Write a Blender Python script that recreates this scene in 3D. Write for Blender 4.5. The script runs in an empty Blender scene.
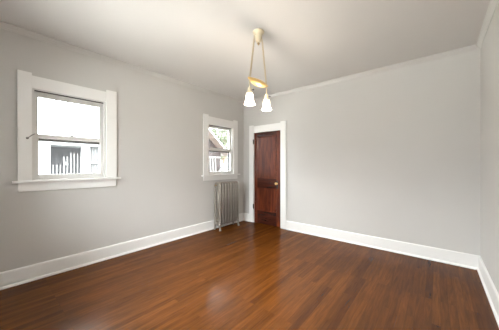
import bpy, bmesh, math, random
from mathutils import Vector, Matrix
random.seed(7)
PI = math.pi
sc = bpy.context.scene
COL = sc.collection

# ------------------------------------------------------------------ camera
cam_d = bpy.data.cameras.new('camera')
cam_d.sensor_width = 36.0
cam_d.lens = 224.0 / 499.0 * 36.0
cam_d.clip_start = 0.02
cam = bpy.data.objects.new('camera', cam_d)
COL.objects.link(cam)
cam.location = (3.455, -3.906, 1.28)
cam.rotation_euler = (PI / 2, 0, math.radians(39.96))
sc.camera = cam

# ------------------------------------------------------------------ world, sun, daylight
world = bpy.data.worlds.new('overcast_sky')
sc.world = world
world.use_nodes = True
bg = world.node_tree.nodes['Background']
bg.inputs['Color'].default_value = (0.92, 0.965, 1.0, 1)
# overcast sky: dimmer towards the horizon, bright overhead
_n, _l = world.node_tree.nodes, world.node_tree.links
_tc = _n.new('ShaderNodeTexCoord')
_sp = _n.new('ShaderNodeSeparateXYZ')
_mr = _n.new('ShaderNodeMapRange')
_mr.inputs['From Min'].default_value = 0.0
_mr.inputs['From Max'].default_value = 0.55
_mr.inputs['To Min'].default_value = 4.0
_mr.inputs['To Max'].default_value = 22.0
_l.new(_tc.outputs['Generated'], _sp.inputs[0])
_l.new(_sp.outputs['Z'], _mr.inputs['Value'])
_l.new(_mr.outputs['Result'], bg.inputs['Strength'])

def light(name, kind, loc, energy, color=(1, 1, 1), rot=(0, 0, 0), **kw):
    d = bpy.data.lights.new(name, kind)
    d.energy = energy
    d.color = color
    for k, v in kw.items():
        setattr(d, k, v)
    o = bpy.data.objects.new(name, d)
    o.location = loc
    o.rotation_euler = rot
    COL.objects.link(o)
    return o

light('sun', 'SUN', (0, 0, 12), 2.0, (1.0, 0.96, 0.9), (math.radians(38), 0, math.radians(62)), angle=math.radians(6))
BULB_W = 44.0
BULB_C = (1.0, 0.95, 0.88)

sc.view_settings.view_transform = 'Standard'
sc.view_settings.look = 'None'
sc.view_settings.exposure = 0.91
sc.view_settings.gamma = 1.0
sc.view_settings.use_curve_mapping = False

# ------------------------------------------------------------------ helpers
def bm_new():
    return bmesh.new()

def add_box(bm, x0, x1, y0, y1, z0, z1):
    vs = [bm.verts.new((x, y, z)) for x in (x0, x1) for y in (y0, y1) for z in (z0, z1)]
    a = [(0, 1, 3, 2), (4, 6, 7, 5), (0, 4, 5, 1), (2, 3, 7, 6), (0, 2, 6, 4), (1, 5, 7, 3)]
    for f in a:
        bm.faces.new([vs[i] for i in f])

def add_lathe(bm, prof, centre=(0, 0, 0), n=32, axis='z', caps=False):
    """prof: list of (radius, height)."""
    c = Vector(centre)
    rings = []
    for r, h in prof:
        ring = []
        for k in range(n):
            a = 2 * PI * k / n
            p = (r * math.cos(a), r * math.sin(a), h)
            if axis == 'y':
                p = (p[0], p[2], p[1])
            elif axis == 'x':
                p = (p[2], p[0], p[1])
            ring.append(bm.verts.new(c + Vector(p)))
        rings.append(ring)
    for i in range(len(rings) - 1):
        for k in range(n):
            bm.faces.new((rings[i][k], rings[i][(k + 1) % n], rings[i + 1][(k + 1) % n], rings[i + 1][k]))
    if caps:
        bm.faces.new(list(reversed(rings[0])))
        bm.faces.new(rings[-1])

def add_tube(bm, pts, r, n=10, closed=False, ry=None):
    """sweep an ellipse along pts. r: radius (float or list); ry: radius along the Y axis for paths lying in the XZ plane."""
    pts = [Vector(p) for p in pts]
    m = len(pts)
    rings = []
    up = Vector((0, 1, 0))
    for i, p in enumerate(pts):
        if closed:
            t = pts[(i + 1) % m] - pts[(i - 1) % m]
        else:
            t = pts[min(i + 1, m - 1)] - pts[max(i - 1, 0)]
        t.normalize()
        u = up - t * up.dot(t)
        if u.length < 1e-3:
            u = Vector((1, 0, 0)) - t * t.x
        u.normalize()
        v = t.cross(u)
        rr = r[i] if isinstance(r, (list, tuple)) else r
        ru = ry if ry is not None else rr
        rings.append([bm.verts.new(p + u * (ru * math.cos(2 * PI * k / n)) + v * (rr * math.sin(2 * PI * k / n))) for k in range(n)])
    cnt = m if closed else m - 1
    for i in range(cnt):
        a, b = rings[i], rings[(i + 1) % m]
        for k in range(n):
            bm.faces.new((a[k], a[(k + 1) % n], b[(k + 1) % n], b[k]))
    if not closed:
        bm.faces.new(list(reversed(rings[0])))
        bm.faces.new(rings[-1])

def add_prism(bm, poly, axis, a, b):
    """extrude a 2D polygon along axis from a to b. axis 'y': poly=(x,z); 'x': poly=(y,z); 'z': poly=(x,y)."""
    def P(p, t):
        if axis == 'y':
            return (p[0], t, p[1])
        if axis == 'x':
            return (t, p[0], p[1])
        return (p[0], p[1], t)
    A = [bm.verts.new(P(p, a)) for p in poly]
    B = [bm.verts.new(P(p, b)) for p in poly]
    n = len(poly)
    for i in range(n):
        bm.faces.new((A[i], A[(i + 1) % n], B[(i + 1) % n], B[i]))
    bm.faces.new(list(reversed(A)))
    bm.faces.new(B)

def obj(name, bm, mat, parent=None, smooth=False, bevel=0.0, seg=2):
    bmesh.ops.recalc_face_normals(bm, faces=bm.faces[:])
    me = bpy.data.meshes.new(name)
    bm.to_mesh(me)
    bm.free()
    if smooth:
        for p in me.polygons:
            p.use_smooth = True
    me.materials.append(mat)
    o = bpy.data.objects.new(name, me)
    COL.objects.link(o)
    if parent is not None:
        o.parent = parent
        o.matrix_parent_inverse = Matrix.Translation(-Vector(parent.location))
    if bevel > 0:
        md = o.modifiers.new('bevel', 'BEVEL')
        md.width = bevel
        md.segments = seg
        md.limit_method = 'ANGLE'
        md.angle_limit = math.radians(40)
    return o

def sub(o, parent_root):
    """parts are authored in world coordinates: undo the root's location for a sub-part too."""
    return o

def tag(o, label, cat, group=None, kind=None):
    if label:
        o['label'] = label
    if cat:
        o['category'] = cat
    if group:
        o['group'] = group
    if kind:
        o['kind'] = kind
    return o

def empty(name, loc=(0, 0, 0)):
    o = bpy.data.objects.new(name, None)
    o.empty_display_size = 0.1
    o.location = loc
    COL.objects.link(o)
    return o

def part(name, bm, mat, parent, **kw):
    """child authored in world coordinates; works for parts and sub-parts (parents of parts sit at the root's origin)."""
    o = obj(name, bm, mat, None, **kw)
    o.parent = parent
    base = Vector((0, 0, 0))
    p = parent
    while p is not None:
        base += Vector(p.location)
        p = p.parent
    o.data.transform(Matrix.Translation(-base))
    return o

# ------------------------------------------------------------------ materials
def mat_new(name):
    m = bpy.data.materials.new(name)
    m.use_nodes = True
    nt = m.node_tree
    return m, nt, nt.nodes['Principled BSDF']

def plain(name, col, rough=0.5, metal=0.0, spec=0.5, noise=0.0, nscale=6.0, bump=0.0, bscale=60.0):
    m, nt, b = mat_new(name)
    b.inputs['Base Color'].default_value = (*col, 1)
    b.inputs['Roughness'].default_value = rough
    b.inputs['Metallic'].default_value = metal
    b.inputs['Specular IOR Level'].default_value = spec
    if noise or bump:
        tc = nt.nodes.new('ShaderNodeTexCoord')
    if noise:
        nz = nt.nodes.new('ShaderNodeTexNoise')
        nz.inputs['Scale'].default_value = nscale
        nz.inputs['Detail'].default_value = 4
        nt.links.new(tc.outputs['Object'], nz.inputs['Vector'])
        mr = nt.nodes.new('ShaderNodeMapRange')
        mr.inputs['From Min'].default_value = 0.3
        mr.inputs['From Max'].default_value = 0.7
        mr.inputs['To Min'].default_value = 1 - noise
        mr.inputs['To Max'].default_value = 1 + noise
        nt.links.new(nz.outputs['Fac'], mr.inputs['Value'])
        mx = nt.nodes.new('ShaderNodeVectorMath')
        mx.operation = 'SCALE'
        mx.inputs[0].default_value = col
        nt.links.new(mr.outputs['Result'], mx.inputs['Scale'])
        nt.links.new(mx.outputs['Vector'], b.inputs['Base Color'])
    if bump:
        nb = nt.nodes.new('ShaderNodeTexNoise')
        nb.inputs['Scale'].default_value = bscale
        nb.inputs['Detail'].default_value = 3
        nt.links.new(tc.outputs['Object'], nb.inputs['Vector'])
        bp = nt.nodes.new('ShaderNodeBump')
        bp.inputs['Strength'].default_value = bump
        bp.inputs['Distance'].default_value = 0.002
        nt.links.new(nb.outputs['Fac'], bp.inputs['Height'])
        nt.links.new(bp.outputs['Normal'], b.inputs['Normal'])
    return m

M_WALL = plain('wall_paint', (0.60, 0.584, 0.560), 0.75, spec=0.25, noise=0.012, nscale=2.0, bump=0.15, bscale=35)
M_CEIL = plain('ceiling_paint', (0.672, 0.652, 0.630), 0.8, spec=0.2, noise=0.015, nscale=1.5, bump=0.15, bscale=25)
M_TRIM = plain('white_trim_paint', (0.86, 0.85, 0.83), 0.38, spec=0.4)
M_SASH = plain('sash_paint', (0.70, 0.685, 0.66), 0.4, spec=0.4)
M_GAP = plain('gap_shadow', (0.06, 0.05, 0.045), 0.7)  # shade of the sash gaps put into a dark colour
M_EDGE = plain('dark_edge_strip', (0.07, 0.072, 0.075), 0.6)
M_RAD = plain('aluminium_paint', (0.36, 0.325, 0.28), 0.33, metal=0.6, noise=0.1, nscale=30)
M_BRASS = plain('brass', (0.88, 0.62, 0.26), 0.3, metal=0.6)
M_OLDBRASS = plain('aged_brass', (0.42, 0.28, 0.13), 0.4, metal=0.8)
M_CREAM = plain('cream_enamel', (0.80, 0.70, 0.50), 0.35, metal=0.2)
M_CHAIN = plain('chain_brass', (0.62, 0.50, 0.30), 0.35, metal=0.7)
M_BLACK = plain('dark_knob', (0.03, 0.025, 0.02), 0.4)
M_STEEL = plain('steel_hardware', (0.30, 0.29, 0.27), 0.4, metal=0.7)
M_HINGE = plain('dark_iron', (0.03, 0.022, 0.018), 0.5, metal=0.5)

def floor_mat():
    m, nt, b = mat_new('oak_strip_floor')
    N, L = nt.nodes, nt.links
    tc = N.new('ShaderNodeTexCoord')
    sep = N.new('ShaderNodeSeparateXYZ')
    L.new(tc.outputs['Object'], sep.inputs[0])
    cmb = N.new('ShaderNodeCombineXYZ')
    L.new(sep.outputs['Y'], cmb.inputs['X'])
    L.new(sep.outputs['X'], cmb.inputs['Y'])
    br = N.new('ShaderNodeTexBrick')
    br.offset = 0.37
    br.offset_frequency = 3
    br.squash = 1.0
    br.inputs['Color1'].default_value = (0, 0, 0, 1)
    br.inputs['Color2'].default_value = (1, 1, 1, 1)
    br.inputs['Mortar'].default_value = (0.4, 0.4, 0.4, 1)
    br.inputs['Scale'].default_value = 1.0
    br.inputs['Mortar Size'].default_value = 0.0009
    br.inputs['Mortar Smooth'].default_value = 0.3
    br.inputs['Bias'].default_value = 0.0
    br.inputs['Brick Width'].default_value = 1.15
    br.inputs['Row Height'].default_value = 0.057
    L.new(cmb.outputs[0], br.inputs['Vector'])
    ramp = N.new('ShaderNodeValToRGB')
    e = ramp.color_ramp.elements
    e[0].position, e[0].color = 0.0, (0.0753, 0.0214, 0.0029, 1)
    e[1].position, e[1].color = 1.0, (0.1413, 0.0445, 0.0059, 1)
    for pos, c in ((0.10, (0.0994, 0.0289, 0.0037, 1)), (0.5, (0.1148, 0.0346, 0.0044, 1)), (0.8, (0.1260, 0.0385, 0.0049, 1))):
        k = e.new(pos)
        k.color = c
    L.new(br.outputs['Color'], ramp.inputs['Fac'])
    # long grain
    mp = N.new('ShaderNodeMapping')
    mp.inputs['Scale'].default_value = (2.2, 30.0, 1.0)
    L.new(cmb.outputs[0], mp.inputs['Vector'])
    off = N.new('ShaderNodeVectorMath')
    off.operation = 'MULTIPLY_ADD'
    L.new(br.outputs['Color'], off.inputs[0])
    off.inputs[1].default_value = (37.0, 91.0, 13.0)
    L.new(mp.outputs[0], off.inputs[2])
    nz = N.new('ShaderNodeTexNoise')
    nz.inputs['Scale'].default_value = 1.6
    nz.inputs['Detail'].default_value = 6
    nz.inputs['Roughness'].default_value = 0.62
    nz.inputs['Distortion'].default_value = 0.6
    L.new(off.outputs[0], nz.inputs['Vector'])
    g = N.new('ShaderNodeMapRange')
    g.inputs['From Min'].default_value = 0.32
    g.inputs['From Max'].default_value = 0.66
    g.inputs['To Min'].default_value = 0.66
    g.inputs['To Max'].default_value = 1.16
    L.new(nz.outputs['Fac'], g.inputs['Value'])
    sc1 = N.new('ShaderNodeVectorMath')
    sc1.operation = 'SCALE'
    L.new(ramp.outputs['Color'], sc1.inputs[0])
    L.new(g.outputs['Result'], sc1.inputs['Scale'])
    # broad blotchy wear
    nb = N.new('ShaderNodeTexNoise')
    nb.inputs['Scale'].default_value = 1.3
    nb.inputs['Detail'].default_value = 3
    L.new(tc.outputs['Object'], nb.inputs['Vector'])
    g2 = N.new('ShaderNodeMapRange')
    g2.inputs['From Min'].default_value = 0.3
    g2.inputs['From Max'].default_value = 0.7
    g2.inputs['To Min'].default_value = 0.88
    g2.inputs['To Max'].default_value = 1.12
    L.new(nb.outputs['Fac'], g2.inputs['Value'])
    sc2 = N.new('ShaderNodeVectorMath')
    sc2.operation = 'SCALE'
    L.new(sc1.outputs[0], sc2.inputs[0])
    L.new(g2.outputs['Result'], sc2.inputs['Scale'])
    # seams
    inv = N.new('ShaderNodeMapRange')
    inv.inputs['To Min'].default_value = 1.0
    inv.inputs['To Max'].default_value = 0.7
    L.new(br.outputs['Fac'], inv.inputs['Value'])
    sc3 = N.new('ShaderNodeVectorMath')
    sc3.operation = 'SCALE'
    L.new(sc2.outputs[0], sc3.inputs[0])
    L.new(inv.outputs['Result'], sc3.inputs['Scale'])
    L.new(sc3.outputs[0], b.inputs['Base Color'])
    # satin varnish: a clear reflective coat over the wood
    b.inputs['Specular IOR Level'].default_value = 0.0
    b.inputs['Roughness'].default_value = 0.6
    gl = N.new('ShaderNodeBsdfGlossy')
    gl.inputs['Roughness'].default_value = 0.225
    gl.inputs['Color'].default_value = (1, 1, 1, 1)
    fr = N.new('ShaderNodeFresnel')
    fr.inputs['IOR'].default_value = 1.42
    lim = N.new('ShaderNodeMath')
    lim.operation = 'MINIMUM'
    lim.inputs[1].default_value = 0.072
    L.new(fr.outputs[0], lim.inputs[0])
    mx = N.new('ShaderNodeMixShader')
    L.new(lim.outputs[0], mx.inputs['Fac'])
    L.new(b.outputs[0], mx.inputs[1])
    L.new(gl.outputs[0], mx.inputs[2])
    L.new(mx.outputs[0], N['Material Output'].inputs['Surface'])
    return m
M_FLOOR = floor_mat()

def door_mat(name, c0, c1, axis_scale):
    m, nt, b = mat_new(name)
    N, L = nt.nodes, nt.links
    tc = N.new('ShaderNodeTexCoord')
    mp = N.new('ShaderNodeMapping')
    mp.inputs['Scale'].default_value = axis_scale
    L.new(tc.outputs['Object'], mp.inputs['Vector'])
    nz = N.new('ShaderNodeTexNoise')
    nz.inputs['Scale'].default_value = 2.2
    nz.inputs['Detail'].default_value = 6
    nz.inputs['Roughness'].default_value = 0.6
    nz.inputs['Distortion'].default_value = 0.8
    L.new(mp.outputs[0], nz.inputs['Vector'])
    r = N.new('ShaderNodeValToRGB')
    e = r.color_ramp.elements
    e[0].position, e[0].color = 0.3, (*c0, 1)
    e[1].position, e[1].color = 0.72, (*c1, 1)
    L.new(nz.outputs['Fac'], r.inputs['Fac'])
    L.new(r.outputs['Color'], b.inputs['Base Color'])
    b.inputs['Roughness'].default_value = 0.24
    b.inputs['Specular IOR Level'].default_value = 0.6
    return m
M_DOORV = door_mat('mahogany_upright_grain', (0.050, 0.011, 0.006), (0.190, 0.042, 0.015), (9, 9, 1.0))
M_DOORH = door_mat('mahogany_cross_grain', (0.025, 0.0065, 0.004), (0.085, 0.019, 0.009), (1.0, 9, 9))

def glass_mat():
    m, nt, b = mat_new('window_glass')
    N, L = nt.nodes, nt.links
    N.remove(b)
    out = N['Material Output']
    tr = N.new('ShaderNodeBsdfTransparent')
    tr.inputs['Color'].default_value = (0.97, 0.98, 0.975, 1)
    gl = N.new('ShaderNodeBsdfGlossy')
    gl.inputs['Roughness'].default_value = 0.02
    mx = N.new('ShaderNodeMixShader')
    fr = N.new('ShaderNodeFresnel')
    fr.inputs['IOR'].default_value = 1.35
    L.new(fr.outputs[0], mx.inputs['Fac'])
    L.new(tr.outputs[0], mx.inputs[1])
    L.new(gl.outputs[0], mx.inputs[2])
    L.new(mx.outputs[0], out.inputs['Surface'])
    return m
M_GLASS = glass_mat()

def shade_mat():
    m, nt, b = mat_new('lit_opal_glass')
    N, L = nt.nodes, nt.links
    N.remove(b)
    out = N['Material Output']
    tr = N.new('ShaderNodeBsdfTransparent')
    tr.inputs['Color'].default_value = (1.0, 0.97, 0.92, 1)
    em = N.new('ShaderNodeEmission')
    em.inputs['Color'].default_value = (1.0, 0.90, 0.72, 1)
    em.inputs['Strength'].default_value = 1.35
    df = N.new('ShaderNodeBsdfDiffuse')
    df.inputs['Color'].default_value = (0.85, 0.82, 0.76, 1)
    ad = N.new('ShaderNodeAddShader')
    L.new(em.outputs[0], ad.inputs[0])
    L.new(df.outputs[0], ad.inputs[1])
    mx = N.new('ShaderNodeMixShader')
    mx.inputs['Fac'].default_value = 0.45
    L.new(tr.outputs[0], mx.inputs[1])
    L.new(ad.outputs[0], mx.inputs[2])
    L.new(mx.outputs[0], out.inputs['Surface'])
    return m
M_SHADE = shade_mat()

def emit(name, col, s):
    m, nt, b = mat_new(name)
    b.inputs['Base Color'].default_value = (0.9, 0.9, 0.9, 1)
    b.inputs['Emission Color'].default_value = (*col, 1)
    b.inputs['Emission Strength'].default_value = s
    return m
M_BULB = emit('lit_bulb', (1.0, 0.93, 0.80), 2.2)

# ------------------------------------------------------------------ room shell
RX, RY, H = 3.86, -4.32, 2.75
T = 0.16
bm = bm_new(); add_box(bm, -T, RX + T, RY - T, T, -0.12, 0.0)
tag(obj('floor', bm, M_FLOOR), 'glossy orange brown oak strip floor filling the whole room', 'floor', kind='structure')
bm = bm_new(); add_box(bm, -T, RX + T, RY - T, T, H, H + 0.14)
tag(obj('ceiling', bm, M_CEIL), 'plain off white plaster ceiling above the room', 'ceiling', kind='structure')

W = [  # casing outer y0,y1 ; opening y0,y1 ; dz
    dict(o0=-3.664, o1=-2.700, a0=-3.554, a1=-2.822, zs=1.085, zt=2.140, tr=0.064, st=0.048, ear=2.300, ap=0.987),
    dict(o0=-1.176, o1=-0.221, a0=-1.056, a1=-0.345, zs=1.060, zt=2.095, tr=0.040, st=0.037, ear=2.268, ap=0.974),
]
def wall_with_holes(bm, holes):
    ys = RY - T
    prev = ys
    for h in holes:
        add_box(bm, -T, 0, prev, h['a0'], 0, H)
        add_box(bm, -T, 0, h['a0'], h['a1'], 0, h['zs'])
        add_box(bm, -T, 0, h['a0'], h['a1'], h['zt'], H)
        prev = h['a1']
    add_box(bm, -T, 0, prev, T, 0, H)
bm = bm_new(); wall_with_holes(bm, W)
tag(obj('wall_left', bm, M_WALL), 'warm grey painted wall with the two white framed windows', 'wall', kind='structure')
DX0, DX1, DZ = 0.311, 1.022, 2.0
bm = bm_new()
add_box(bm, 0, DX0, 0, T, 0, H); add_box(bm, DX0, DX1, 0, T, DZ, H); add_box(bm, DX1, RX, 0, T, 0, H)
add_box(bm, DX0 - 0.1, DX1 + 0.1, T, T + 0.02, 0, DZ + 0.1)
tag(obj('wall_back', bm, M_WALL), 'warm grey painted wall with the dark wooden door', 'wall', kind='structure')
bm = bm_new(); add_box(bm, RX, RX + T, RY - T, T, 0, H)
tag(obj('wall_right', bm, M_WALL), 'bare grey painted wall at the right edge of the photo', 'wall', kind='structure')
QX0, QX1, QZ0, QZ1 = 0.70, 2.50, 0.85, 2.25
bm = bm_new()
add_box(bm, 0, QX0, RY - T, RY, 0, H); add_box(bm, QX1, RX, RY - T, RY, 0, H)
add_box(bm, QX0, QX1, RY - T, RY, 0, QZ0); add_box(bm, QX0, QX1, RY - T, RY, QZ1, H)
tag(obj('wall_rear', bm, M_WALL), 'grey painted wall behind the photographer', 'wall', kind='structure')

# crown mouldings
def crown(d):
    return [(0, H), (0, H - 0.055), (0.007, H - 0.055), (0.009, H - 0.044), (0.014, H - 0.038), (0.022, H - 0.023), (0.033, H - 0.012), (0.038, H - 0.008), (0.038, H)]
bm = bm_new(); add_prism(bm, crown(0), 'y', RY, 0)
tag(obj('trim_1', bm, M_WALL), 'slim painted crown moulding above the wall with two windows', 'moulding', kind='structure')
bm = bm_new(); add_prism(bm, [(-p[0], p[1]) for p in crown(0)], 'x', 0.038, RX - 0.038)
tag(obj('trim_2', bm, M_WALL), 'slim painted crown moulding above the wall with the door', 'moulding', kind='structure')
bm = bm_new(); add_prism(bm, [(RX - p[0], p[1]) for p in crown(0)], 'y', RY, 0)
tag(obj('trim_3', bm, M_WALL), 'slim painted crown moulding above the bare right wall', 'moulding', kind='structure')

# baseboards with shoe moulding
BB = [(0, 0), (0, 0.172), (0.010, 0.172), (0.016, 0.165), (0.018, 0.155), (0.018, 0)]
SH = [(0.018, 0), (0.018, 0.024), (0.024, 0.022), (0.030, 0.015), (0.033, 0.006), (0.033, 0)]
def base(name, label, segs):
    bm = bm_new()
    bs = bm_new()
    for axis, f, a, b in segs:
        add_prism(bm, [f(p) for p in BB], axis, a, b)
        add_prism(bs, [f(p) for p in SH], axis, a, b)
    o = tag(obj(name, bm, M_TRIM), label, 'baseboard', kind='structure')
    part('shoe_moulding', bs, M_TRIM, o)
base('baseboard_left', 'white baseboard running along the wall below the windows', [('y', lambda p: p, RY, -0.033)])
base('baseboard_back', 'white baseboard on the door wall, either side of the door', [('x', lambda p: (-p[0], p[1]), 0.0, 0.189), ('x', lambda p: (-p[0], p[1]), 1.143, RX)])
base('baseboard_right', 'white baseboard along the bare wall at the right', [('y', lambda p: (RX - p[0], p[1]), RY, -0.033)])

# ------------------------------------------------------------------ windows
def frame(bm, x0, x1, y0, y1, z0, z1, st, tr, brl):
    add_box(bm, x0, x1, y0, y0 + st, z0, z1)
    add_box(bm, x0, x1, y1 - st, y1, z0, z1)
    add_box(bm, x0, x1, y0 + st, y1 - st, z1 - tr, z1)
    add_box(bm, x0, x1, y0 + st, y1 - st, z0, z0 + brl)

def window(name, w, label, hooks):
    root = tag(empty(name, (0, (w['o0'] + w['o1']) / 2, w['ap'])), label, 'window', kind='structure')
    o0, o1, a0, a1, zs, zt, ear, ap = (w[k] for k in ('o0', 'o1', 'a0', 'a1', 'zs', 'zt', 'ear', 'ap'))
    st = zs + 0.026                                            # top of the stool
    for y0, y1 in ((o0, a0 + 0.002), (a1 - 0.002, o1)):
        bm = bm_new(); add_box(bm, 0.0, 0.024, y0, y1, st, ear)
        part('casing', bm, M_TRIM, root, bevel=0.002)
    bm = bm_new(); add_box(bm, 0.0, 0.020, a0 + 0.002, a1 - 0.002, zt - 0.003, ear - 0.028)
    part('head_casing', bm, M_TRIM, root, bevel=0.0015)
    bm = bm_new(); add_box(bm, -0.06, 0.0, a0 + 0.001, a1 - 0.001, zs, st); add_box(bm, 0.0, 0.062, o0 - 0.045, o1 + 0.045, zs, st)
    part('stool', bm, M_TRIM, root, bevel=0.004, seg=3)
    bm = bm_new(); add_box(bm, 0.0, 0.020, o0 + 0.004, o1 - 0.004, ap, zs)
    part('apron', bm, M_TRIM, root, bevel=0.003)
    # jamb lining, stops and outer sill
    bm = bm_new()
    add_box(bm, -T, -0.001, a0 - 0.0005, a0 + 0.012, st, zt); add_box(bm, -T, -0.001, a1 - 0.012, a1 + 0.0005, st, zt)
    add_box(bm, -T, -0.001, a0 + 0.012, a1 - 0.012, zt - 0.012, zt)
    add_box(bm, -0.028, -0.002, a0 + 0.012, a0 + 0.024, st, zt - 0.012); add_box(bm, -0.028, -0.002, a1 - 0.024, a1 - 0.012, st, zt - 0.012)
    add_box(bm, -T - 0.05, -0.062, a0 + 0.012, a1 - 0.012, zs - 0.012, st - 0.002)
    part('jamb', bm, M_SASH, root)
    mz = (1.600 if name == 'window_1' else 1.588)
    # inner (lower) sash
    y0, y1 = a0 + 0.013, a1 - 0.013
    bm = bm_new(); frame(bm, -0.063, -0.030, y0, y1, st + 0.001, mz + 0.036, w['st'], 0.050, 0.060)
    s = part('sash', bm, M_SASH, root, bevel=0.002)
    bm = bm_new(); add_box(bm, -0.048, -0.044, y0 + 0.030, y1 - 0.030, st + 0.055, mz - 0.010)
    part('glass_pane', bm, M_GLASS, s)
    # outer (upper) sash
    bm = bm_new(); frame(bm, -0.100, -0.066, y0, y1, mz - 0.022, zt - 0.013, w['st'], w['tr'], 0.050)
    s2 = part('sash', bm, M_SASH, root, bevel=0.002)
    bm = bm_new(); add_box(bm, -0.085, -0.081, y0 + 0.030, y1 - 0.030, mz + 0.020, zt - w['tr'] - 0.005)
    part('glass_pane', bm, M_GLASS, s2)
    bm = bm_new(); add_box(bm, -0.0655, -0.0635, y0 + 0.03, y1 - 0.03, mz - 0.034, mz - 0.008)
    part('rail_shadow_strip', bm, M_GAP, s2)  # dark strip painting the shade below the meeting rail
    # dark bar standing in for the shadow line above the upper sash
    bm = bm_new(); add_box(bm, -0.064, -0.030, y0, y1, zt - 0.0185, zt - 0.0125)
    part('track_shadow', bm, M_GAP, root)
    bm = bm_new(); add_box(bm, -0.128, -0.104, a1 - 0.048, a1 - 0.0125, st + 0.002, mz); add_box(bm, -0.128, -0.104, a0 + 0.0125, a1 - 0.048, mz - 0.040, mz - 0.006)
    part('edge_strip', bm, M_EDGE, root)  # dark strips outside the lower sash, along one side and the top
    # sash lock on the meeting rail
    yc = (y0 + y1) / 2
    bm = bm_new()
    add_lathe(bm, [(0.001, 0), (0.020, 0), (0.020, 0.006), (0.012, 0.012), (0.001, 0.014)], (-0.047, yc, mz + 0.036), 20)
    add_box(bm, -0.052, -0.030, yc - 0.004, yc + 0.030, mz + 0.042, mz + 0.050)
    part('sash_lock', bm, M_STEEL, root)
    if hooks:
        for yy in (-3.335, -3.225):
            bm = bm_new(); add_box(bm, -0.066, -0.058, yy - 0.011, yy + 0.011, zt - 0.088, zt - 0.074)
            part('sash_lift', bm, M_STEEL, root)
        bm = bm_new()
        add_tube(bm, [(0.026, -3.588, 1.575), (0.036, -3.586, 1.576), (0.046, -3.580, 1.582), (0.050, -3.556, 1.607), (0.040, -3.530, 1.625)], [0.007, 0.006, 0.005, 0.005, 0.004], 8)
        add_lathe(bm, [(0.013, 0.024), (0.013, 0.028), (0.006, 0.034)], (0, -3.588, 1.575), 14, axis='x', caps=True)
        part('latch_hook', bm, M_STEEL, root, smooth=True)
    return root
window('window_1', W[0], 'white framed sash window at the left, looking out on the columned porch', True)
window('window_2', W[1], 'white framed sash window above the radiator near the corner', False)

# daylight portals just outside each pane help the sky light find the openings
for i, w in enumerate(W):
    p = light('daylight_portal', 'AREA', (-0.18, (w['a0'] + w['a1']) / 2, (w['zs'] + w['zt']) / 2), 1.0, rot=(0, -PI / 2, 0), shape='RECTANGLE', size=w['zt'] - w['zs'], size_y=w['a1'] - w['a0'])
    p.data.cycles.is_portal = True

p = light('daylight_portal', 'AREA', ((QX0 + QX1) / 2, RY - T - 0.02, (QZ0 + QZ1) / 2), 1.0, rot=(PI / 2, 0, 0), shape='RECTANGLE', size=QX1 - QX0, size_y=QZ1 - QZ0)
p.data.cycles.is_portal = True
w3 = tag(empty('fill_window_3', ((QX0 + QX1) / 2, RY, QZ0)), 'wide white framed window added out of view to let in fill daylight', 'window', kind='structure')  # unseen window, added to brighten the room with daylight
bm = bm_new(); frame_y = ((QX0 - 0.12, QX0, QZ0 - 0.12, QZ1 + 0.12), (QX1, QX1 + 0.12, QZ0 - 0.12, QZ1 + 0.12))
for x0, x1, z0, z1 in frame_y:
    bm2 = bm_new(); add_box(bm2, x0, x1, RY, RY + 0.022, z0, z1); part('casing', bm2, M_TRIM, w3)
for z0, z1 in ((QZ0 - 0.12, QZ0), (QZ1, QZ1 + 0.12)):
    bm2 = bm_new(); add_box(bm2, QX0, QX1, RY, RY + 0.022, z0, z1); part('casing', bm2, M_TRIM, w3)
bm.free()
bm = bm_new(); add_box(bm, (QX0 + QX1) / 2 - 0.03, (QX0 + QX1) / 2 + 0.03, RY - 0.09, RY - 0.04, QZ0, QZ1); part('mullion', bm, M_TRIM, w3)
bm = bm_new(); add_box(bm, QX0, QX1, RY - 0.10, RY - 0.096, QZ0, QZ1); part('glass_pane', bm, M_GLASS, w3)

# ------------------------------------------------------------------ door
door = tag(empty('door_1', ((DX0 + DX1) / 2, 0, 0)), 'dark red mahogany two panel door in a white frame', 'door', kind='structure')
for x0, x1 in ((0.191, DX0 + 0.004), (DX1 - 0.004, 1.141)):
    bm = bm_new(); add_box(bm, x0, x1, -0.024, 0.0, 0.0, 2.165)
    part('casing', bm, M_TRIM, door, bevel=0.002)
bm = bm_new(); add_box(bm, DX0 + 0.004, DX1 - 0.004, -0.020, 0.0, DZ - 0.004, 2.140)
part('head_casing', bm, M_TRIM, door, bevel=0.0015)
bm = bm_new()
add_box(bm, DX0, DX0 + 0.006, 0.0, T - 0.002, 0, DZ); add_box(bm, DX1 - 0.006, DX1, 0.0, T - 0.002, 0, DZ); add_box(bm, DX0 + 0.006, DX1 - 0.006, 0.0, T - 0.002, DZ - 0.006, DZ)
part('jamb', bm, M_TRIM, door)
LX0, LX1, LZ0, LZ1, LY0, LY1 = DX0 + 0.008, DX1 - 0.008, 0.006, DZ - 0.009, 0.006, 0.044
PX0, PX1 = 0.405, 0.905
PAN = [(0.285, 0.785), (0.992, 1.895)]
bm = bm_new()
add_box(bm, LX0, PX0, LY0, LY1, LZ0, LZ1); add_box(bm, PX1, LX1, LY0, LY1, LZ0, LZ1)
leaf = part('door_leaf', bm, M_DOORV, door, bevel=0.0015)
bm = bm_new()
for z0, z1 in ((LZ0, PAN[0][0]), (PAN[0][1], PAN[1][0]), (PAN[1][1], LZ1)):
    add_box(bm, PX0, PX1, LY0 + 0.0005, LY1, z0, z1)
part('rail', bm, M_DOORH, leaf)
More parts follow.
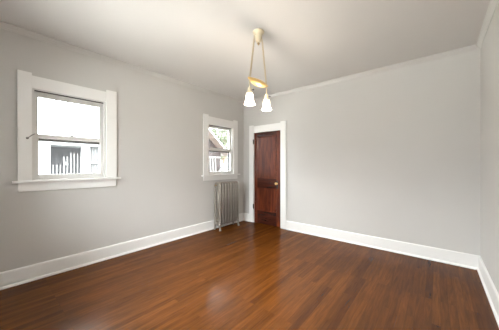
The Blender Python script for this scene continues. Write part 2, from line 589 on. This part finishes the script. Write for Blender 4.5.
def sloped_frame(bm, x0, x1, z0, z1, w, ya, yb):
    """picture-frame moulding sloping from depth ya at its outside to yb at its inside"""
    o = [bm.verts.new(p) for p in ((x0, ya, z0), (x1, ya, z0), (x1, ya, z1), (x0, ya, z1))]
    i = [bm.verts.new(p) for p in ((x0 + w, yb, z0 + w), (x1 - w, yb, z0 + w), (x1 - w, yb, z1 - w), (x0 + w, yb, z1 - w))]
    ob = [bm.verts.new((v.co.x, 0.030, v.co.z)) for v in o]
    ib = [bm.verts.new((v.co.x, 0.030, v.co.z)) for v in i]
    for k in range(4):
        j = (k + 1) % 4
        bm.faces.new((o[k], o[j], i[j], i[k]))
        bm.faces.new((o[k], ob[k], ob[j], o[j]))
        bm.faces.new((i[k], i[j], ib[j], ib[k]))
        bm.faces.new((ob[k], ib[k], ib[j], ob[j]))
for z0, z1 in PAN:
    bm = bm_new(); add_box(bm, PX0 + 0.002, PX1 - 0.002, 0.020, 0.032, z0 + 0.002, z1 - 0.002)
    part('panel', bm, M_DOORV, leaf)
    bm = bm_new(); sloped_frame(bm, PX0, PX1, z0, z1, 0.020, 0.003, 0.018)
    part('panel_moulding', bm, M_DOORV, leaf)
bm = bm_new()
add_box(bm, 0.925 - 0.020, 0.925 + 0.020, 0.0035, 0.006, 0.79, 0.96)
part('lock_plate', bm, M_HINGE, leaf, bevel=0.001)
bm = bm_new()
add_lathe(bm, [(0.001, -0.062), (0.014, -0.061), (0.024, -0.053), (0.027, -0.044), (0.023, -0.034), (0.012, -0.028), (0.009, -0.018), (0.010, -0.004), (0.019, -0.001), (0.019, 0.004)], (0.925, 0, 0.895), 24, axis='y')
part('knob', bm, M_BRASS, leaf, smooth=True)
for hz in (1.795, 0.36):
    bm = bm_new()
    add_lathe(bm, [(0.001, -0.062), (0.005, -0.060), (0.004, -0.054), (0.0085, -0.050), (0.0085, 0.050), (0.004, 0.054), (0.005, 0.060), (0.001, 0.062)], (DX0 + 0.006, -0.026, hz), 14)
    add_box(bm, DX0 - 0.010, DX0 + 0.022, -0.0258, -0.0242, hz - 0.048, hz + 0.048)
    part('hinge', bm, M_HINGE, leaf, smooth=False)

# ------------------------------------------------------------------ radiator
rad = tag(empty('radiator', (0.145, -0.68, 0)), 'silver painted cast iron column radiator standing under the corner window', 'radiator')
RB, RF = 0.085, 0.212
NSEC, P0, P1 = 8, -0.935, -0.425
ZB, ZT = 0.088, 0.945
def rounded_rect(x0, x1, z0, z1, r, y, n=6):
    pts = []
    for cx_, cz_, a0 in ((x1 - r, z1 - r, 0), (x0 + r, z1 - r, PI / 2), (x0 + r, z0 + r, PI), (x1 - r, z0 + r, 1.5 * PI)):
        for k in range(n + 1):
            a = a0 + PI / 2 * k / n
            pts.append((cx_ + r * math.cos(a), y, cz_ + r * math.sin(a)))
    return pts
step = (P1 - P0) / (NSEC - 1)
sec_bm = bm_new()
add_tube(sec_bm, rounded_rect(RB, RF, ZB + 0.033, ZT - 0.033, 0.045, P0), 0.031, 12, closed=True, ry=0.0160)
add_tube(sec_bm, [(0.165, P0, ZB + 0.04), (0.165, P0, ZT - 0.04)], 0.020, 12, ry=0.0155)
for zz in (ZB + 0.06, ZT - 0.06):
    add_lathe(sec_bm, [(0.018, -0.026), (0.022, -0.024), (0.024, -step / 2), (0.024, step / 2), (0.022, 0.024), (0.018, 0.026)], ((RB + RF) / 2, P0, zz), 16, axis='y', caps=True)
sec = part('section', sec_bm, M_RAD, rad, smooth=True)
for i in range(1, NSEC):
    c = sec.copy()
    COL.objects.link(c)
    c.parent = rad
    c.location = (0, i * step, 0)
for yy, dy in ((P0, -1), (P1, 1)):
    for xx, dx in ((RB, -1), (RF, 1)):
        bm = bm_new()
        add_tube(bm, [(xx, yy, 0.160), (xx + 0.004 * dx, yy, 0.11), (xx + 0.010 * dx, yy + 0.003 * dy, 0.06), (xx + 0.016 * dx, yy + 0.006 * dy, 0.022), (xx + 0.022 * dx, yy + 0.008 * dy, 0.0)],
                 [0.028, 0.024, 0.017, 0.016, 0.026], 12)
        part('leg', bm, M_RAD, rad, smooth=True)
bm = bm_new()
add_lathe(bm, [(0.007, 0.0), (0.007, -0.020), (0.013, -0.022), (0.013, -0.040), (0.006, -0.044)], (0.150, P0 - 0.024, 0.885), 14, axis='y', caps=True)
part('bleed_valve', bm, M_OLDBRASS, rad)

# ------------------------------------------------------------------ pendant lamp
LXC, LYC = 1.945, -1.950
lamp = tag(empty('pendant_lamp', (LXC, LYC, H)), 'lit brass two light pendant with white bell shades hanging on chains', 'pendant lamp')
bm = bm_new()
add_lathe(bm, [(0.060, 0.0), (0.064, -0.006), (0.062, -0.014), (0.054, -0.022), (0.045, -0.030), (0.041, -0.045), (0.040, -0.062), (0.034, -0.072), (0.032, -0.105), (0.024, -0.118), (0.001, -0.122)], (LXC, LYC, H), 32)
can = part('canopy', bm, M_CREAM, lamp, smooth=True)
bm = bm_new()
add_lathe(bm, [(0.001, 0), (0.010, -0.002), (0.015, -0.012), (0.010, -0.022), (0.004, -0.028), (0.001, -0.034)], (LXC, LYC, H - 0.121), 18)
part('finial', bm, M_OLDBRASS, can, smooth=True)
HOOKZ = H - 0.055
BARZ = 2.205
HALF = 0.152
for s in (-1, 1):
    bm = bm_new()
    add_tube(bm, [(LXC, LYC + s * 0.036, HOOKZ), (LXC, LYC + s * 0.058, HOOKZ + 0.004), (LXC, LYC + s * 0.068, HOOKZ - 0.006), (LXC, LYC + s * 0.068, HOOKZ - 0.018)], 0.005, 8)
    part('hook', bm, M_CREAM, can, smooth=True)
for s in (-1, 1):
    A = Vector((LXC, LYC + s * 0.068, HOOKZ - 0.018)); B = Vector((LXC, LYC + s * HALF * 0.95, BARZ + 0.012))
    n = 19
    bm = bm_new()
    d = (B - A); ln = d.length; d.normalize()
    side = Vector((1, 0, 0)); oth = d.cross(side).normalized()
    for k in range(n):
        c = A + d * (ln * (k + 0.5) / n)
        hl, hw = ln / n * 0.62, 0.0082
        e = side if k % 2 else oth
        pts = [c + d * (hl * math.cos(2 * PI * q / 12)) + e * (hw * math.sin(2 * PI * q / 12)) for q in range(12)]
        add_tube(bm, pts, 0.0031, 6, closed=True)
    part('chain', bm, M_CHAIN, lamp, smooth=True)
# boat shaped cast bar, deeper in its middle
bm = bm_new()
nl, nc = 28, 14
rings = []
for i in range(nl + 1):
    t = -1 + 2 * i / nl
    w_ = 0.010 + 0.040 * max(0, 1 - abs(t) ** 1.7)
    h_ = 0.010 + 0.026 * max(0, 1 - abs(t) ** 1.7)
    zc = BARZ - 0.012 - 0.010 * (1 - t * t)
    rings.append([bm.verts.new((LXC + w_ * math.cos(2 * PI * k / nc), LYC + t * (HALF + 0.020), zc + h_ * math.sin(2 * PI * k / nc))) for k in range(nc)])
for i in range(nl):
    for k in range(nc):
        bm.faces.new((rings[i][k], rings[i][(k + 1) % nc], rings[i + 1][(k + 1) % nc], rings[i + 1][k]))
bm.faces.new(rings[0]); bm.faces.new(rings[-1])
part('bar', bm, M_BRASS, lamp, smooth=True)
STOP = 2.034
for s in (-1, 1):
    yy = LYC + s * HALF
    bm = bm_new()
    add_lathe(bm, [(0.001, BARZ - 0.02), (0.006, BARZ - 0.02), (0.006, STOP + 0.062), (0.018, STOP + 0.058), (0.022, STOP + 0.040), (0.019, STOP + 0.024), (0.026, STOP + 0.014), (0.033, STOP + 0.004), (0.033, STOP - 0.010), (0.028, STOP - 0.010)], (LXC, yy, 0), 24)
    so = part('socket', bm, M_CREAM, lamp, smooth=True)
    bm = bm_new()
    add_tube(bm, [(LXC + 0.018, yy + 0.010, STOP + 0.036), (LXC + 0.030, yy + 0.020, STOP + 0.036)], 0.0035, 8)
    add_lathe(bm, [(0.001, -0.007), (0.008, -0.006), (0.011, 0), (0.008, 0.006), (0.001, 0.007)], (LXC + 0.032, yy + 0.021, STOP + 0.036), 12)
    part('switch_key', bm, M_BLACK, so, smooth=True)
    outer = [(0.029, 0.0), (0.036, -0.008), (0.041, -0.025), (0.044, -0.055), (0.047, -0.085), (0.053, -0.110), (0.061, -0.128), (0.067, -0.138), (0.066, -0.146)]
    outer = [(r * 0.89, z * 0.82) for r, z in outer]
    inner = [(r - 0.004, z) for r, z in reversed(outer[:-1])]
    bm = bm_new(); add_lathe(bm, [(r, z + STOP) for r, z in outer + inner], (LXC, yy, 0), 32)
    part('lamp_shade', bm, M_SHADE, lamp, smooth=True)
    bm = bm_new(); add_lathe(bm, [(0.001, -0.008), (0.012, -0.009), (0.013, -0.022), (0.020, -0.042), (0.024, -0.060), (0.020, -0.078), (0.010, -0.086), (0.001, -0.088)], (LXC, yy, STOP), 20)
    bl = part('bulb', bm, M_BULB, lamp, smooth=True)
    bl.visible_shadow = True
    lt = light('bulb_light', 'POINT', (LXC, yy, STOP - 0.060), BULB_W, BULB_C, shadow_soft_size=0.035)

# ------------------------------------------------------------------ outside
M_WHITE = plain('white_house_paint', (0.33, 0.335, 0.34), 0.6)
M_GREY = plain('shaded_grey_siding', (0.11, 0.11, 0.115), 0.7, noise=0.1, nscale=4)  # grey darkened to carry the shade inside the porch
M_SOFFIT = plain('pinkish_soffit_board', (0.10, 0.078, 0.068), 0.7, noise=0.1, nscale=4)
M_BROWN = plain('dark_brown_boards', (0.014, 0.008, 0.007), 0.7, noise=0.15, nscale=5)
M_ROOF = plain('weathered_shingle', (0.20, 0.19, 0.18), 0.85, noise=0.2, nscale=12)
M_RAIL = plain('grey_rail_paint', (0.12, 0.118, 0.114), 0.7, noise=0.1, nscale=5)  # slightly mottled grey for balusters, bars and handrail
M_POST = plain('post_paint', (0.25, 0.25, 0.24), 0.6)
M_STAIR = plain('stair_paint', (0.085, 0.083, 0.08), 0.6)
M_PANE = plain('dark_pane', (0.10, 0.11, 0.13), 0.15)
M_GRASS = plain('pale_gravel', (0.38, 0.365, 0.34), 0.9, noise=0.15, nscale=3)
M_CABLE = plain('cable', (0.12, 0.12, 0.13), 0.6)
M_BARK = plain('bark', (0.16, 0.12, 0.09), 0.9, noise=0.2, nscale=9)
def leaf_mat():
    m, nt, b = mat_new('pale_leaves')
    b.inputs['Base Color'].default_value = (0.085, 0.098, 0.062, 1)
    b.inputs['Roughness'].default_value = 0.6
    b.inputs['Transmission Weight'].default_value = 0.0
    b.inputs['Subsurface Weight'].default_value = 0.0
    return m
M_LEAF = leaf_mat()

GZ = -0.7
bm = bm_new(); add_box(bm, -40, 40, -30, 40, GZ - 0.2, GZ)
tag(obj('ground', bm, M_GRASS), 'pale gravel yard between the houses outside the windows', 'yard', kind='structure')

# white neighbour porch house, facade at x = -12 facing +x
FX = -12.0
house = tag(empty('neighbor_house', (FX, -1.0, GZ)), 'white house with a columned porch seen through the window nearest the camera', 'house')
bm = bm_new(); add_box(bm, FX - 5.0, FX - 2.0, -9.0, 4.0, GZ, 2.62)
part('house_wall', bm, M_GREY, house)
bm = bm_new(); add_box(bm, FX - 2.0, FX + 0.15, -9.0, 4.0, GZ, 0.42)
part('porch_deck', bm, M_WHITE, house)
bm = bm_new(); add_box(bm, FX - 2.0, FX + 0.05, -9.0, 4.0, 2.36, 2.62)
part('porch_beam', bm, M_WHITE, house)
bm = bm_new(); add_prism(bm, [(FX - 5.2, 2.62), (FX + 0.30, 2.62), (FX + 0.30, 2.72), (FX - 2.6, 3.25), (FX - 5.2, 2.9)], 'y', -9.2, 4.2)
part('roof', bm, M_WHITE, house)
for y0, y1 in ((-3.10, -1.62), (-0.22, 0.12), (1.6, 2.0)):
    bm = bm_new(); add_box(bm, FX - 0.45, FX, y0, y1, 0.42, 2.36)
    part('column', bm, M_WHITE, house, bevel=0.01)
rl = bm_new(); add_box(rl, FX - 0.30, FX - 0.22, -1.62, -0.22, 0.62, 0.70)
railing = part('railing', rl, M_WHITE, house)
for k in range(9):
    yb = -1.48 + k * 0.152
    bm = bm_new(); add_box(bm, FX - 0.285, FX - 0.235, yb - 0.022, yb + 0.022, 0.42, (1.30, 1.75, 1.95)[0 if k < 3 else (1 if k < 5 else 2)])
    part('baluster', bm, M_RAIL, railing)
bm = bm_new(); add_lathe(bm, [(0.001, 0.11), (0.07, 0.085), (0.11, 0.0), (0.07, -0.085), (0.001, -0.11)], (FX - 1.0, -0.78, 1.36), 16)
part('porch_globe', bm, M_WHITE, house, smooth=True)
bm = bm_new(); add_box(bm, FX - 0.20, FX - 0.10, 0.12, 1.6, 1.36, 1.50)
wi = part('window_sill', bm, M_WHITE, house)
for z0, z1 in ((0.60, 1.36), (1.50, 2.36)):
    bm = bm_new(); add_box(bm, FX - 0.28, FX - 0.24, 0.12, 1.6, z0, z1)
    part('pane', bm, M_GREY, wi)
    for k in range(4):
        bm = bm_new(); add_box(bm, FX - 0.24, FX - 0.18, 0.24 + k * 0.16, 0.28 + k * 0.16, z0, z1)
        part('bar', bm, M_RAIL, wi)

# overhead cable
bm = bm_new()
A = Vector((-8.6, -12.0, 3.0)); B = Vector((-8.6, 1.4, 2.92))
pts = []
for k in range(25):
    t = k / 24
    p = A.lerp(B, t); p.z -= 0.55 * 4 * t * (1 - t) * 0.25
    pts.append(p)
add_tube(bm, pts, 0.018, 6)
tag(obj('overhead_cable', bm, M_CABLE), 'thin dark cable crossing the bright sky outside the near window', 'cable')
# gabled outbuilding beyond the corner window: rake falls to the right, ridge runs away from us
SX = -5.0
shed = tag(empty('outbuilding', (SX - 1.5, 3.0, GZ)), 'outbuilding with a sloping gable roof seen through the corner window', 'shed')
def rz(y):   # underside of the right-hand roof slope
    return 3.06 - (y - 3.075) * 0.832
yr, ye = 1.4, 4.62
bm = bm_new()
add_prism(bm, [(yr, rz(yr)), (ye, rz(ye)), (ye, rz(ye) + 0.055), (yr, rz(yr) + 0.055)], 'x', SX - 3.2, SX - 0.04)
add_prism(bm, [(yr, rz(yr)), (yr, rz(yr) + 0.055), (-0.9, rz(yr) - 1.685), (-0.9, rz(yr) - 1.74)], 'x', SX - 3.2, SX - 0.04)
part('roof', bm, M_ROOF, shed)
bm = bm_new(); add_prism(bm, [(yr, rz(yr) - 0.015), (ye, rz(ye) - 0.015), (ye, rz(ye) - 0.002), (yr, rz(yr) - 0.002)], 'x', SX - 0.5, SX - 0.045)
part('soffit', bm, M_SOFFIT, shed)
bm = bm_new(); add_prism(bm, [(yr, rz(yr) - 0.02), (ye, rz(ye) - 0.02), (ye, rz(ye) + 0.06), (yr, rz(yr) + 0.06)], 'x', SX - 0.04, SX)
part('rake_board', bm, M_POST, shed)
bm = bm_new(); add_prism(bm, [(-0.3, GZ), (4.35, GZ), (4.35, rz(4.35) - 0.02), (yr, rz(yr) - 0.02), (-0.3, rz(yr) - 1.3)], 'x', SX - 3.0, SX - 0.5)
part('shed_wall', bm, M_BROWN, shed)

# white stair and rail in front of the outbuilding
stair = tag(empty('porch_stair', (SX - 0.2, 3.7, GZ)), 'white railed outside stair below the sloping roof by the corner window', 'stair')
bm = bm_new(); add_box(bm, SX - 0.30, SX - 0.18, 3.00, 3.26, GZ, 1.95)
part('post', bm, M_POST, stair)
bm = bm_new(); add_box(bm, SX - 0.28, SX - 0.20, 3.26, 4.1, 1.64, 1.70)
part('handrail', bm, M_RAIL, stair)
for k in range(3):
    y_ = 3.36 + k * 0.17
    bm = bm_new(); add_prism(bm, [(y_ + 0.17, GZ), (y_ + 0.23, GZ), (y_ + 0.05, 1.64), (y_, 1.64)], 'x', SX - 0.28, SX - 0.22)
    part('baluster', bm, M_STAIR, stair)
bm = bm_new(); add_prism(bm, [(3.92, GZ), (4.42, GZ), (4.42, 1.45), (4.20, 1.25), (3.98, 0.9)], 'x', SX - 0.30, SX - 0.20)
part('end_panel', bm, M_STAIR, stair)

# tree beyond, pale and sunlit
tree = tag(empty('leafy_tree', (-10.5, 9.3, GZ)), 'pale sunlit leafy tree beyond the sloping roof', 'tree')
bm = bm_new(); add_tube(bm, [(-10.5, 9.3, GZ), (-10.45, 9.35, 1.5), (-10.5, 9.4, 3.6), (-10.3, 9.5, 5.4)], [0.24, 0.19, 0.13, 0.05], 10)
part('trunk', bm, M_BARK, tree, smooth=True)
bm = bm_new()
rnd = random.Random(3)
for k in range(5200):
    while True:
        p = Vector((rnd.uniform(-1, 1), rnd.uniform(-1, 1), rnd.uniform(-1, 1)))
        if p.length < 1 and rnd.random() < 0.35 + 0.65 * p.length:
            break
    c = Vector((-10.5 + p.x * 2.0, 9.4 + p.y * 2.3, 4.0 + p.z * 2.3))
    u = Vector((rnd.gauss(0, 1), rnd.gauss(0, 1), rnd.gauss(0, 1))).normalized()
    v = u.orthogonal().normalized()
    s = rnd.uniform(0.08, 0.16)
    q = [bm.verts.new(c + u * s), bm.verts.new(c + v * s * 0.55), bm.verts.new(c - u * s), bm.verts.new(c - v * s * 0.55)]
    bm.faces.new(q)
part('foliage', bm, M_LEAF, tree)
